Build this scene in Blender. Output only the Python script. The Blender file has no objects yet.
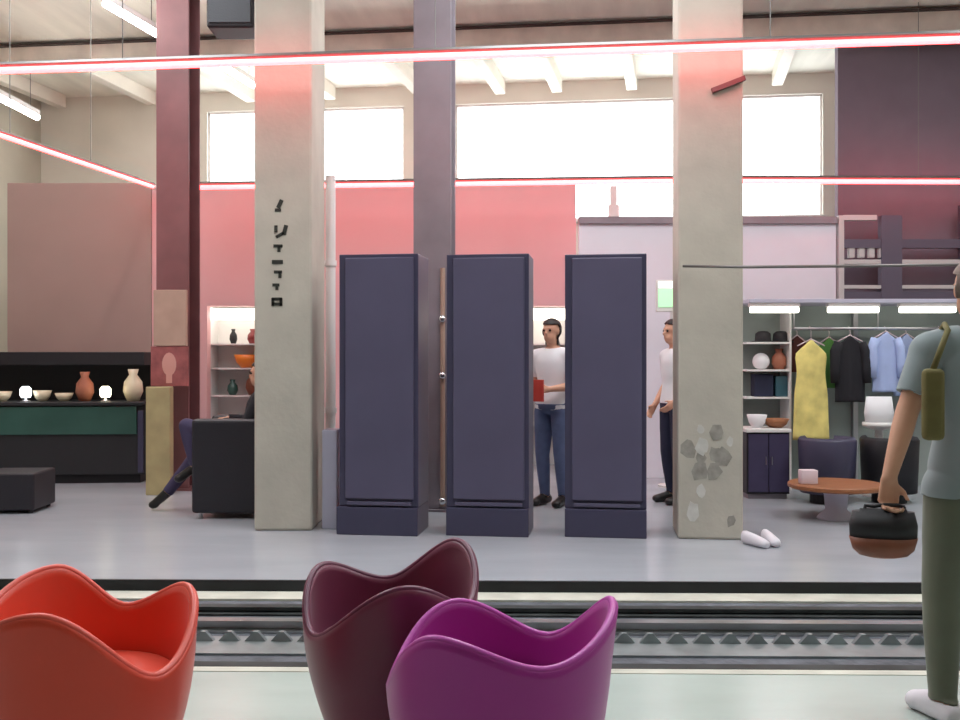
import bpy, bmesh, math, random
from mathutils import Vector, Matrix
random.seed(7)
S = bpy.context.scene
COL = S.collection
PI = math.pi
CAMZ = 1.37
F = 960.0

# ------------------------------------------------------------------ helpers
def lin(c):
    c /= 255.0
    return c / 12.92 if c <= 0.04045 else ((c + 0.055) / 1.055) ** 2.4
def rgb(r, g, b):
    return (lin(r), lin(g), lin(b), 1.0)
def at(px, py, Y):
    """point at depth Y that the level camera sees at (px, py)"""
    return Vector(((px - 480) / F * Y, Y, CAMZ + (360 - py) / F * Y))

def mat(name, col, rough=0.5, metal=0.0, var=0.0, scale=6.0, bump=0.0, bscale=40.0, sheen=0.0, coat=0.0, spec=0.5, stretch=None):
    m = bpy.data.materials.new(name); m.use_nodes = True
    nt = m.node_tree; b = nt.nodes['Principled BSDF']
    b.inputs['Base Color'].default_value = col
    b.inputs['Roughness'].default_value = rough
    b.inputs['Metallic'].default_value = metal
    b.inputs['Specular IOR Level'].default_value = spec
    b.inputs['Sheen Weight'].default_value = sheen
    b.inputs['Coat Weight'].default_value = coat
    tc = nt.nodes.new('ShaderNodeTexCoord')
    src = tc.outputs['Object']
    if stretch:
        mp = nt.nodes.new('ShaderNodeMapping'); mp.inputs['Scale'].default_value = stretch
        nt.links.new(src, mp.inputs['Vector']); src = mp.outputs['Vector']
    if var > 0:
        n = nt.nodes.new('ShaderNodeTexNoise'); n.inputs['Scale'].default_value = scale
        n.inputs['Detail'].default_value = 5
        nt.links.new(src, n.inputs['Vector'])
        r = nt.nodes.new('ShaderNodeValToRGB')
        r.color_ramp.elements[0].position = 0.3; r.color_ramp.elements[1].position = 0.7
        r.color_ramp.elements[0].color = tuple(c * (1 - var) for c in col[:3]) + (1,)
        r.color_ramp.elements[1].color = tuple(min(1, c * (1 + var)) for c in col[:3]) + (1,)
        nt.links.new(n.outputs['Fac'], r.inputs['Fac']); nt.links.new(r.outputs['Color'], b.inputs['Base Color'])
    if bump > 0:
        n2 = nt.nodes.new('ShaderNodeTexNoise'); n2.inputs['Scale'].default_value = bscale
        nt.links.new(src, n2.inputs['Vector'])
        bp = nt.nodes.new('ShaderNodeBump'); bp.inputs['Strength'].default_value = bump; bp.inputs['Distance'].default_value = 0.01
        nt.links.new(n2.outputs['Fac'], bp.inputs['Height']); nt.links.new(bp.outputs['Normal'], b.inputs['Normal'])
    return m
def glow(name, col, strength):
    m = bpy.data.materials.new(name); m.use_nodes = True
    nt = m.node_tree; b = nt.nodes['Principled BSDF']
    b.inputs['Base Color'].default_value = (0.6, 0.6, 0.6, 1)
    b.inputs['Emission Color'].default_value = col
    b.inputs['Emission Strength'].default_value = strength
    return m
def glass(name, tint=(1, 1, 1, 1), refl=0.06):
    m = bpy.data.materials.new(name); m.use_nodes = True
    nt = m.node_tree; nt.nodes.clear()
    o = nt.nodes.new('ShaderNodeOutputMaterial'); mx = nt.nodes.new('ShaderNodeMixShader')
    t = nt.nodes.new('ShaderNodeBsdfTransparent'); g = nt.nodes.new('ShaderNodeBsdfGlossy')
    t.inputs['Color'].default_value = tint; g.inputs['Roughness'].default_value = 0.03
    mx.inputs[0].default_value = refl
    nt.links.new(t.outputs[0], mx.inputs[1]); nt.links.new(g.outputs[0], mx.inputs[2]); nt.links.new(mx.outputs[0], o.inputs[0])
    return m

def tag(o, label=None, cat=None, group=None, kind=None):
    if label: o['label'] = label
    if cat: o['category'] = cat
    if group: o['group'] = group
    if kind: o['kind'] = kind
    return o
def empty(name, loc, rz=0, label=None, cat=None, group=None):
    e = bpy.data.objects.new(name, None); COL.objects.link(e)
    e.empty_display_size = 0.1
    e.location = loc; e.rotation_euler = (0, 0, rz)
    tag(e, label, cat, group); return e
def obj(name, bm, m, parent=None, loc=None, rz=0, smooth=False):
    bmesh.ops.recalc_face_normals(bm, faces=bm.faces[:])
    me = bpy.data.meshes.new(name); bm.to_mesh(me); bm.free()
    if smooth:
        me.polygons.foreach_set('use_smooth', [True] * len(me.polygons))
    for mm in (m if isinstance(m, (list, tuple)) else [m]): me.materials.append(mm)
    o = bpy.data.objects.new(name, me); COL.objects.link(o)
    if parent: o.parent = parent
    if loc is not None: o.location = loc
    o.rotation_euler = (0, 0, rz)
    return o
def struct(name, bm, m, **k):
    o = obj(name, bm, m, **k); o['kind'] = 'structure'; return o
def copy_tree(o, parent=None):
    c = o.copy(); COL.objects.link(c)
    if parent: c.parent = parent
    for ch in list(o.children): copy_tree(ch, c)
    return c

def B(): return bmesh.new()
def box(bm, x0, x1, y0, y1, z0, z1, bev=0.0, seg=2):
    r = bmesh.ops.create_cube(bm, size=1.0, matrix=Matrix.Translation(((x0+x1)/2, (y0+y1)/2, (z0+z1)/2)) @ Matrix.Diagonal((x1-x0, y1-y0, z1-z0, 1)))
    if bev > 0:
        es = list({e for v in r['verts'] for e in v.link_edges})
        bmesh.ops.bevel(bm, geom=es, offset=bev, segments=seg, affect='EDGES', profile=0.5)
    return bm
def frame_to(d):
    d = Vector(d).normalized()
    return d.to_track_quat('Z', 'Y').to_matrix().to_4x4()
def cyl(bm, a, b, ra, rb=None, seg=16, cap=True):
    a = Vector(a); b = Vector(b); rb = ra if rb is None else rb
    L = (b - a).length
    bmesh.ops.create_cone(bm, cap_ends=cap, segments=seg, radius1=ra, radius2=rb, depth=L,
                          matrix=Matrix.Translation((a + b) / 2) @ frame_to(b - a))
    return bm
def ball(bm, c, r, sx=1, sy=1, sz=1, seg=14):
    bmesh.ops.create_uvsphere(bm, u_segments=seg, v_segments=max(8, seg * 2 // 3), radius=r,
                              matrix=Matrix.Translation(c) @ Matrix.Diagonal((sx, sy, sz, 1)))
    return bm
def tube(bm, pts, r, seg=10):
    pts = [Vector(p) for p in pts]
    rings = []
    for i, p in enumerate(pts):
        d = (pts[min(i+1, len(pts)-1)] - pts[max(i-1, 0)]).normalized()
        q = frame_to(d).to_3x3()
        rr = r[i] if isinstance(r, (list, tuple)) else r
        rings.append([bm.verts.new(p + q @ Vector((math.cos(t)*rr, math.sin(t)*rr, 0))) for t in (2*PI*k/seg for k in range(seg))])
    for A, C in zip(rings, rings[1:]):
        for k in range(seg):
            bm.faces.new((A[k], A[(k+1) % seg], C[(k+1) % seg], C[k]))
    bm.faces.new(rings[0][::-1]); bm.faces.new(rings[-1])
    return bm
def lathe(bm, prof, seg=28, c=(0, 0, 0)):
    c = Vector(c); rings = []
    for r, z in prof:
        rings.append([bm.verts.new(c + Vector((r*math.cos(2*PI*k/seg), r*math.sin(2*PI*k/seg), z))) for k in range(seg)])
    for A, C in zip(rings, rings[1:]):
        for k in range(seg):
            bm.faces.new((A[k], A[(k+1) % seg], C[(k+1) % seg], C[k]))
    bm.faces.new(rings[0][::-1]); bm.faces.new(rings[-1])
    return bm
def loft(bm, secs, seg=20):
    """closed loft through (centre, xaxis, yaxis) ellipses"""
    rings = []
    for c, ax, ay in secs:
        c = Vector(c); ax = Vector(ax); ay = Vector(ay)
        rings.append([bm.verts.new(c + ax*math.cos(2*PI*k/seg) + ay*math.sin(2*PI*k/seg)) for k in range(seg)])
    for A, C in zip(rings, rings[1:]):
        for k in range(seg):
            bm.faces.new((A[k], A[(k+1) % seg], C[(k+1) % seg], C[k]))
    bm.faces.new(rings[0][::-1]); bm.faces.new(rings[-1])
    return bm
def capsule(bm, a, b, ra, rb):
    ball(bm, a, ra); ball(bm, b, rb); cyl(bm, a, b, ra, rb, 14)

# ------------------------------------------------------------------ materials
M = dict(
    floor=mat('hall_floor_concrete', rgb(164, 168, 175), 0.24, var=0.10, scale=1.6, bump=0.05, bscale=18, stretch=(0.35, 1, 1)),
    near=mat('near_floor_concrete', rgb(182, 194, 188), 0.25, var=0.12, scale=1.8, bump=0.05, bscale=16, stretch=(0.4, 1, 1)),
    bed=mat('track_bed_dirt', rgb(92, 96, 104), 0.7, var=0.35, scale=9, bump=0.6, bscale=30),
    kerb=mat('track_kerb', rgb(200, 200, 188), 0.5, var=0.15, scale=5),
    edge=mat('shaded_edge', rgb(26, 28, 32), 0.6, var=0.3, scale=7),
    rail=mat('worn_steel', rgb(172, 174, 176), 0.30, 0.85, var=0.15, scale=4),
    raildark=mat('rusty_steel', rgb(58, 62, 62), 0.6, 0.4, var=0.35, scale=6),
    rack=mat('rack_steel', rgb(150, 158, 160), 0.4, 0.6, var=0.2, scale=5),
    wall=mat('back_wall_plaster', rgb(224, 222, 212), 0.85, var=0.06, scale=1.2),
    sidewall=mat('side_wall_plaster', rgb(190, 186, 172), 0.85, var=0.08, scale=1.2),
    unlitwall=mat('unlit_wall_concrete', rgb(118, 106, 118), 0.85, var=0.10, scale=1.5),
    ceil=mat('ceiling_boards', rgb(240, 238, 226), 0.8, var=0.10, scale=1.4, stretch=(3, 0.4, 1)),
    joist=mat('joist_white', rgb(226, 220, 208), 0.6, var=0.08, scale=3),
    beam=mat('cross_beam_grey', rgb(232, 222, 212), 0.6, var=0.15, scale=3),
    beamdark=mat('beam_flange_dark', rgb(62, 50, 48), 0.6, var=0.15, scale=3),
    partition=mat('partition_paint', rgb(220, 174, 176), 0.75, var=0.04, scale=1.0),
    dimboard=mat('dim_mauve_board', rgb(166, 142, 136), 0.75, var=0.05, scale=1.0),
    concrete=mat('column_concrete', rgb(186, 180, 168), 0.8, var=0.10, scale=2.6, bump=0.25, bscale=22),
    maroon=mat('maroon_paint', rgb(122, 80, 82), 0.5, var=0.15, scale=3),
    greypaint=mat('grey_paint', rgb(138, 130, 138), 0.5, var=0.12, scale=3),
    white=mat('white_paint', rgb(226, 224, 222), 0.5, var=0.03, scale=3),
    lilac=mat('pale_lilac_paint', rgb(188, 186, 204), 0.6, var=0.05, scale=3),
    lilacwhite=mat('lilac_white_paint', rgb(226, 220, 230), 0.7, var=0.03, scale=2),
    ink=mat('black_ink', rgb(40, 42, 36), 0.7),
    stain=mat('grey_stain', rgb(148, 144, 136), 0.85, var=0.25, scale=14),
    stainlight=mat('pale_flake', rgb(198, 196, 190), 0.85, var=0.1, scale=14),
    navy=mat('navy_lacquer', rgb(86, 82, 106), 0.38, var=0.08, scale=2),
    navydark=mat('navy_frame', rgb(64, 62, 86), 0.4, var=0.08, scale=2),
    steel=mat('brushed_steel', rgb(180, 180, 186), 0.3, 0.9),
    chrome=mat('chrome', rgb(210, 210, 214), 0.15, 1.0),
    black=mat('black_leather', rgb(34, 32, 40), 0.5, bump=0.15, bscale=60),
    blackmat=mat('black_matt', rgb(26, 24, 30), 0.6, var=0.1),
    greenglass=mat('dark_green_glass', rgb(54, 88, 80), 0.2, var=0.15, scale=2),
    counter=mat('counter_charcoal', rgb(36, 36, 40), 0.5, var=0.1, scale=2),
    cream=mat('cream_ceramic', rgb(228, 216, 186), 0.35),
    terracotta=mat('terracotta', rgb(168, 104, 80), 0.6, var=0.1),
    beige=mat('beige_board', rgb(178, 150, 134), 0.7, var=0.08, scale=5),
    redposter=mat('poster_red', rgb(150, 84, 84), 0.6, var=0.3, scale=9),
    posterpale=mat('poster_pale', rgb(206, 150, 140), 0.6),
    olivebeige=mat('olive_beige_paint', rgb(172, 158, 116), 0.6, var=0.12, scale=5),
    brown=mat('brown_wood', rgb(150, 96, 62), 0.45, var=0.2, scale=7, stretch=(1, 8, 8)),
    orange=mat('orange_plastic', rgb(236, 138, 52), 0.35),
    darkred=mat('dark_red_ceramic', rgb(128, 48, 50), 0.4),
    greygreen=mat('stand_back_panel', rgb(150, 160, 156), 0.7, var=0.06, scale=3),
    skin=mat('skin', rgb(206, 156, 130), 0.55, var=0.05, scale=8),
    hairdark=mat('hair_dark', rgb(34, 26, 26), 0.6),
    hairgrey=mat('hair_grey', rgb(120, 104, 96), 0.6, var=0.2, scale=40),
    eye=mat('eye_dark', rgb(30, 22, 20), 0.2),
    lips=mat('lips', rgb(168, 96, 90), 0.5),
    tee=mat('tshirt_blue_grey', rgb(140, 152, 156), 0.85, var=0.05, scale=5, sheen=0.2),
    khaki=mat('trousers_khaki', rgb(102, 106, 90), 0.85, var=0.08, scale=6, sheen=0.2),
    whitecloth=mat('white_cotton', rgb(226, 226, 230), 0.85),
    jeans=mat('blue_jeans', rgb(86, 100, 134), 0.85, var=0.12, scale=12),
    navycloth=mat('navy_cloth', rgb(34, 38, 62), 0.85, var=0.1),
    blackcloth=mat('black_cloth', rgb(28, 27, 34), 0.9),
    purplecloth=mat('dark_violet_cloth', rgb(62, 56, 86), 0.85, var=0.1),
    yellow=mat('yellow_cloth', rgb(228, 212, 130), 0.85, var=0.22, scale=5, bump=0.2, bscale=14),
    green=mat('green_cloth', rgb(84, 140, 72), 0.85, var=0.1),
    paleblue=mat('pale_blue_cloth', rgb(164, 180, 222), 0.85, var=0.06),
    maroonclothe=mat('dark_brown_red_cloth', rgb(82, 42, 40), 0.85),
    shoewhite=mat('white_shoe', rgb(222, 218, 226), 0.5),
    shoeblack=mat('black_shoe', rgb(22, 20, 20), 0.4),
    brownleather=mat('brown_leather', rgb(128, 74, 54), 0.45, var=0.15, scale=10),
    olivecanvas=mat('olive_canvas', rgb(112, 104, 62), 0.8, var=0.1, scale=20),
    pinkwhite=mat('pinkish_white', rgb(226, 206, 214), 0.5),
    redcard=mat('red_card', rgb(190, 64, 54), 0.5),
    cable=mat('cable_grey', rgb(120, 118, 116), 0.4, 0.5),
    bronze=mat('dark_gantry', rgb(96, 88, 104), 0.5, 0.3),
    palegantry=mat('pale_gantry', rgb(196, 190, 190), 0.5, 0.2),
    red_chair=mat('tulip_red', rgb(228, 74, 50), 0.38, var=0.04, scale=3, sheen=0.15),
    maroon_chair=mat('tulip_maroon', rgb(116, 40, 72), 0.38, var=0.05, scale=3, sheen=0.15),
    purple_chair=mat('tulip_magenta', rgb(172, 42, 150), 0.38, var=0.05, scale=3, sheen=0.15),
    red_pipe=mat('piping_red', rgb(226, 92, 78), 0.35),
    maroon_pipe=mat('piping_maroon', rgb(96, 34, 66), 0.35),
    purple_pipe=mat('piping_magenta', rgb(188, 74, 172), 0.35),
    neon=glow('neon_red', (1.0, 0.042, 0.046, 1), 11.0),
    tubewhite=glow('fluorescent_white', (1.0, 0.97, 0.9, 1), 45.0),
    striplight=glow('strip_light', (1.0, 0.96, 0.82, 1), 4.0),
    lampwarm=glow('lamp_warm', (1.0, 0.9, 0.62, 1), 4.0),
    lampcool=glow('lamp_cool', (0.9, 0.97, 1.0, 1), 3.0),
    signgreen=glow('sign_green', (0.16, 0.62, 0.22, 1), 0.9),
    signwhite=glow('sign_white', (0.95, 1.0, 0.95, 1), 1.1),
    pane=glass('window_glass'),
)

# ------------------------------------------------------------------ camera, world
cam = bpy.data.cameras.new('camera'); cam.lens = 36; cam.sensor_width = 36
co = bpy.data.objects.new('camera', cam); COL.objects.link(co)
co.location = (0, 0, CAMZ); co.rotation_euler = (PI/2, 0, 0)
S.camera = co
S.view_settings.view_transform = 'Standard'; S.view_settings.look = 'None'
S.view_settings.gamma = 1.0; S.view_settings.exposure = 0.4; S.view_settings.use_curve_mapping = False
w = bpy.data.worlds.new('world'); S.world = w; w.use_nodes = True
w.node_tree.nodes['Background'].inputs[0].default_value = (0.92, 0.98, 1.0, 1)
w.node_tree.nodes['Background'].inputs[1].default_value = 5.5

# ------------------------------------------------------------------ the hall, turned a little against the camera
A_H = math.radians(6.5); SA, CA = math.sin(A_H), math.cos(A_H)
RZ_H = -A_H
def H(u, v, z=0.0): return Vector((u*CA + v*SA, -u*SA + v*CA, z))
def upx(px, v):
    """hall coordinate u on the plane v seen at pixel column px"""
    k = (px - 480) / F
    t = v / (k*SA + CA)
    return t*k*CA - t*SA, t
def zpx(py, Y): return CAMZ + (360 - py) / F * Y

TR = math.radians(-1.0)                       # direction of the track
def tb(bm, y0, y1, z0, z1, x0=-9.0, x1=9.0): return box(bm, x0, x1, y0, y1, z0, z1)
# floor: hall slab beyond the track, slab on this side, track bed between
bm = B(); box(bm, -9, 9, 5.95, 16.0, -0.3, 0.0); struct('floor', bm, M['floor'], rz=TR)
bm = B(); box(bm, -10, 10, -8.0, 4.20, -0.3, 0.0); struct('floor_near', bm, M['near'], rz=TR)
bm = B(); tb(bm, 4.20, 5.95, -0.3, -0.075); struct('track_bed', bm, M['bed'], rz=TR)
bm = B(); tb(bm, 5.925, 5.948, -0.08, 0.004); struct('trim_1', bm, M['edge'], rz=TR)  # dark riser strip, shadow below the slab edge painted into its colour
bm = B(); tb(bm, 5.73, 5.92, -0.078, -0.062); struct('trim_2', bm, M['kerb'], rz=TR)
bm = B(); tb(bm, 4.20, 4.26, -0.08, 0.003); struct('trim_3', bm, M['kerb'], rz=TR)

def rail_profile(bm, yc, z0, head, height, x0=-8.5, x1=8.5):
    prof = [(-0.06, 0), (0.06, 0), (0.06, 0.012), (0.012, 0.02), (0.012, height-0.025), (head, height-0.02), (head, height), (-head, height), (-head, height-0.02), (-0.012, height-0.025), (-0.012, 0.02), (-0.06, 0.012)]
    ends = [[bm.verts.new((x, yc + p, z0 + q)) for p, q in prof] for x in (x0, x1)]
    n = len(prof)
    for k in range(n): bm.faces.new((ends[0][k], ends[0][(k+1) % n], ends[1][(k+1) % n], ends[1][k]))
    bm.faces.new(ends[0]); bm.faces.new(ends[1][::-1])
def rail(yc, height, m, label):
    bm = B(); rail_profile(bm, 0, 0, 0.035, height)
    o = obj('steel_rail', bm, m, loc=Matrix.Rotation(TR, 4, 'Z') @ Vector((0, yc, -0.075)), rz=TR)
    tag(o, label, 'rail', 'rails in the sunken track'); return o
rail(5.45, 0.045, M['raildark'], 'dark rusty rail in the floor track, closest to the tall cabinets')
rail(5.10, 0.062, M['rail'], 'bright worn steel rail in the floor track beside the toothed rack')
rail(4.42, 0.040, M['raildark'], 'dark rail in the floor track along the near concrete floor')
# toothed rack: a long bar whose upright teeth face the viewer
bm = B(); box(bm, -8.4, 8.4, -0.17, 0.12, 0, 0.012)
x = -8.4; p = 0.134
while x < 8.4 - p:
    vs = [(x+0.012, 0.012), (x+p-0.012, 0.012), (x+p/2+0.012, 0.06), (x+p/2-0.012, 0.06)]
    for (ya, yb) in ((0.03, 0.06),):
        a = [bm.verts.new((q, ya, z)) for q, z in vs]; b_ = [bm.verts.new((q, yb, z)) for q, z in vs]
        bm.faces.new(a); bm.faces.new(b_[::-1])
        for k in range(4): bm.faces.new((a[k], a[(k+1) % 4], b_[(k+1) % 4], b_[k]))
    x += p
tag(obj('toothed_rack', bm, M['rack'], loc=Matrix.Rotation(TR, 4, 'Z') @ Vector((0, 4.84, -0.075)), rz=TR), 'long grey toothed rack lying between the rails in the floor track', 'rack')

# walls
VB = 14.1
def hbox(bm, u0, u1, v0, v1, z0, z1, bev=0): return box(bm, u0, u1, v0, v1, z0, z1, bev)
def hstruct(name, bm, m): return struct(name, bm, m, rz=RZ_H)
ZC = 5.45
wins = []
for a, b in ((207, 404), (455, 718), (722, 823)):
    wins.append((upx(a, VB)[0], upx(b, VB)[0]))
ZW0, ZW1 = 3.42, 5.16
bm = B(); hbox(bm, -8.5, 7.5, VB, VB+0.25, 0, ZW0); hbox(bm, -8.5, 7.5, VB, VB+0.25, ZW1, ZC)
edges = [-8.5] + [q for wv in wins for q in wv] + [7.5]
for k in range(0, len(edges), 2): hbox(bm, edges[k], edges[k+1], VB, VB+0.25, ZW0, ZW1)
hstruct('wall_back', bm, M['wall'])
for i, (a, b) in enumerate(wins):
    bm = B()
    for q in ((a, a+0.03, ZW0, ZW1), (b-0.03, b, ZW0, ZW1), (a, b, ZW0, ZW0+0.03), (a, b, ZW1-0.03, ZW1)):
        hbox(bm, q[0], q[1], VB+0.05, VB+0.12, q[2], q[3])
    wo = hstruct('window_%d' % (i+1), bm, M['white'])
    bm = B(); hbox(bm, a+0.03, b-0.03, VB+0.08, VB+0.09, ZW0+0.03, ZW1-0.03)
    g = obj('pane', bm, M['pane'], parent=wo)
    bm = B(); hbox(bm, a-0.04, b+0.04, VB-0.10, VB-0.002, ZW0-0.05, ZW0-0.002, 0.008)
    obj('window_sill', bm, M['white'], parent=wo)
bm = B(); hbox(bm, -8.75, -8.5, -6, VB+0.25, 0, ZC); hstruct('wall_left', bm, M['sidewall'])
bm = B(); hbox(bm, 7.5, 7.75, -6, VB+0.25, 0, ZC); hstruct('wall_right', bm, M['sidewall'])
bm = B(); hbox(bm, -8.75, 7.75, -6.25, -6, 0, ZC); hstruct('wall_front', bm, M['sidewall'])
# ceiling with three long unseen roof lights, added to light the near hall
bm = B(); SK = [(-5.5, -3.3), (-1.1, 1.1), (3.3, 5.5)]
hbox(bm, -8.75, 7.75, 9.3, VB+0.25, ZC, ZC+0.15); hbox(bm, -8.75, 7.75, -6, 3.2, ZC, ZC+0.15)
us = [-8.75] + [q for s in SK for q in s] + [7.75]
for k in range(0, len(us), 2): hbox(bm, us[k], us[k+1], 3.2, 9.3, ZC, ZC+0.15)
hstruct('ceiling', bm, M['ceil'])
for i, (a, b) in enumerate(SK):
    bm = B()
    for q in ((a, a+0.06, 3.2, 9.3), (b-0.06, b, 3.2, 9.3), (a, b, 3.2, 3.26), (a, b, 9.24, 9.3)):
        hbox(bm, q[0], q[1], q[2], q[3], ZC+0.04, ZC+0.12)
    wo = hstruct('window_%d' % (len(wins)+i+1), bm, M['white'])
    bm = B(); hbox(bm, a+0.06, b-0.06, 3.26, 9.24, ZC+0.07, ZC+0.08); obj('pane', bm, M['pane'], parent=wo)

def portal(u0, u1, v0, v1, z0, z1, rot):
    l = bpy.data.lights.new('daylight_opening', 'AREA'); l.shape = 'RECTANGLE'; l.cycles.is_portal = True
    o = bpy.data.objects.new('daylight_opening', l); COL.objects.link(o)
    o.location = H((u0+u1)/2, (v0+v1)/2, (z0+z1)/2)
    l.size = u1-u0; l.size_y = (v1-v0) if rot is None else (z1-z0)
    o.rotation_euler = (0, 0, RZ_H) if rot is None else (-PI/2, 0, RZ_H)
for a, b in SK: portal(a, b, 3.2, 9.3, ZC+0.06, ZC+0.06, None)
for a, b in wins: portal(a, b, VB+0.07, VB+0.07, ZW0, ZW1, 1)
# cross beam, edge beam and joists
def hthing(name, bm, m, label, cat, group=None):
    return tag(obj(name, bm, m, rz=RZ_H), label, cat, group, 'thing')
bm = B(); hbox(bm, -8.5, 7.5, 11.62, 11.68, 5.13, 5.40); 
cb = hstruct('cross_beam', bm, M['beam'])
bm = B(); hbox(bm, -8.5, 7.5, 11.55, 11.75, 5.105, 5.13); hbox(bm, -8.5, 7.5, 11.55, 11.75, 5.40, 5.42)
obj('beam_flange', bm, M['beamdark'], parent=cb)
jdir = math.radians(5.0)
for px in (-30, 60, 150, 250, 330, 420, 500, 557, 632, 708, 778, 865, 945):
    u, t = upx(px, 13.9)
    L = 2.05
    bm = B(); box(bm, -0.075, 0.075, -L, 0.0, -0.2, 0.0, 0.01)
    pos = H(u, 13.95, ZC-0.005)
    struct('ceiling_joist', bm, M['joist'], loc=pos, rz=RZ_H-jdir)
# partition right of the back wall, lack of light put into its dark colour
u0, _ = upx(838, 12.0); u1, _ = upx(1010, 12.0)
bm = B(); hbox(bm, u0, u1, 12.0, 12.15, 0, 5.2); hstruct('wall_right_partition', bm, M['unlitwall'])

# long paint-rose partition fascia at the back (a free-standing board wall)
PY = 12.0
x0 = at(8, 0, PY).x; x1 = at(576, 0, PY).x; zt = zpx(184, PY)
bm = B()
nA, nB_ = at(207, 0, PY).x, at(256, 0, PY).x           # lit niche left
zb = zpx(306, PY)
xm = at(152, 0, PY).x
box(bm, xm, x1, PY, PY+0.16, zb, zt); box(bm, xm, nA, PY, PY+0.16, 0, zb)
box(bm, nB_, at(532, 0, PY).x, PY, PY+0.16, 0, zb); box(bm, at(566, 0, PY).x, x1, PY, PY+0.16, 0, zb)
tag(obj('partition_wall', bm, M['partition']), 'long rose coloured partition standing below the back windows', 'partition', kind='thing')
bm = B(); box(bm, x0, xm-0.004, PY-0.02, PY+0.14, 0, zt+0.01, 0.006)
tag(obj('dim_mauve_board', bm, M['dimboard']), 'large board wall toned dull mauve for weaker light, rising behind the bar counter canopy', 'partition', kind='thing')  # left part of the rose wall, its weaker light put into the colour
a, b = at(579, 0, 11.2).x, at(836, 0, 11.2).x
bm = B(); box(bm, a, b, 11.2, 11.3, 0, zpx(224, 11.2))
e = tag(obj('pale_partition', bm, M['lilacwhite']), 'pale lilac partition under the windows, standing behind the stained column', 'partition', kind='thing')
bm = B(); box(bm, a, b, 11.16, 11.34, zpx(224, 11.2)+0.001, zpx(217, 11.2)); obj('top_rail', bm, M['greypaint'], e)
# bays behind the two openings
def bay(px0, px1, label, items):
    a, b = at(px0, 0, PY).x, at(px1, 0, PY).x
    e = empty('display_bay', ((a+b)/2, PY+0.2, 0), 0, label, 'display shelf')
    hw = (b-a)/2 + 0.06
    bm = B(); box(bm, -hw, hw, 0.42, 0.46, 0, zb); obj('back_panel', bm, M['white'], e)
    for s in (-1, 1):
        bm = B(); box(bm, s*hw-0.02, s*hw+0.02, 0, 0.42, 0, zb); obj('side_panel', bm, M['white'], e)
    for z in (0.55, 0.92, 1.27, 1.58):
        bm = B(); box(bm, -hw+0.02, hw-0.02, 0.04, 0.42, z-0.02, z); obj('shelf', bm, M['white'], e)
    bm = B(); box(bm, -hw+0.03, hw-0.03, 0.0, 0.10, zb-0.16, zb-0.02, 0.01); obj('light_box', bm, M['striplight'], e)
    for nm, fn, m, lx, lz, lab in items:
        bm = B(); fn(bm)
        tag(obj(nm, bm, m, loc=((a+b)/2+lx, PY+0.38, lz), smooth=True), lab, nm.split('_')[-1])
def bowl(r, h): return lambda bm: lathe(bm, [(r*0.45, 0), (r*0.8, h*0.4), (r, h), (r*0.93, h), (r*0.7, h*0.45), (0.01, h*0.15)])
def vase(r, h): return lambda bm: lathe(bm, [(r*0.6, 0), (r, h*0.3), (r*0.9, h*0.6), (r*0.4, h*0.82), (r*0.55, h), (r*0.45, h), (r*0.3, h*0.8), (0.01, h*0.5)])
bay(208, 256, 'white lit display shelf in the rose partition beside the maroon steel column', [
    ('orange_bowl', bowl(0.17, 0.17), M['orange'], 0.10, 1.27, 'wide orange bowl on the lit shelf beside the concrete column'),
    ('dark_red_vase', vase(0.07, 0.19), M['darkred'], 0.17, 1.58, 'small dark red vase on the top lit shelf'),
    ('black_vase', vase(0.05, 0.19), M['blackmat'], -0.08, 1.58, 'small black vase on the top lit shelf'),
    ('brown_vase', vase(0.09, 0.30), M['brownleather'], 0.17, 0.92, 'tall brown vase under the orange bowl'),
    ('green_vase', vase(0.07, 0.20), M['greenglass'], -0.09, 0.92, 'dark green vase on the shelf under the orange bowl'),
])
bay(533, 566, 'white lit display shelf glimpsed between the middle and third tall cabinets', [])

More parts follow.
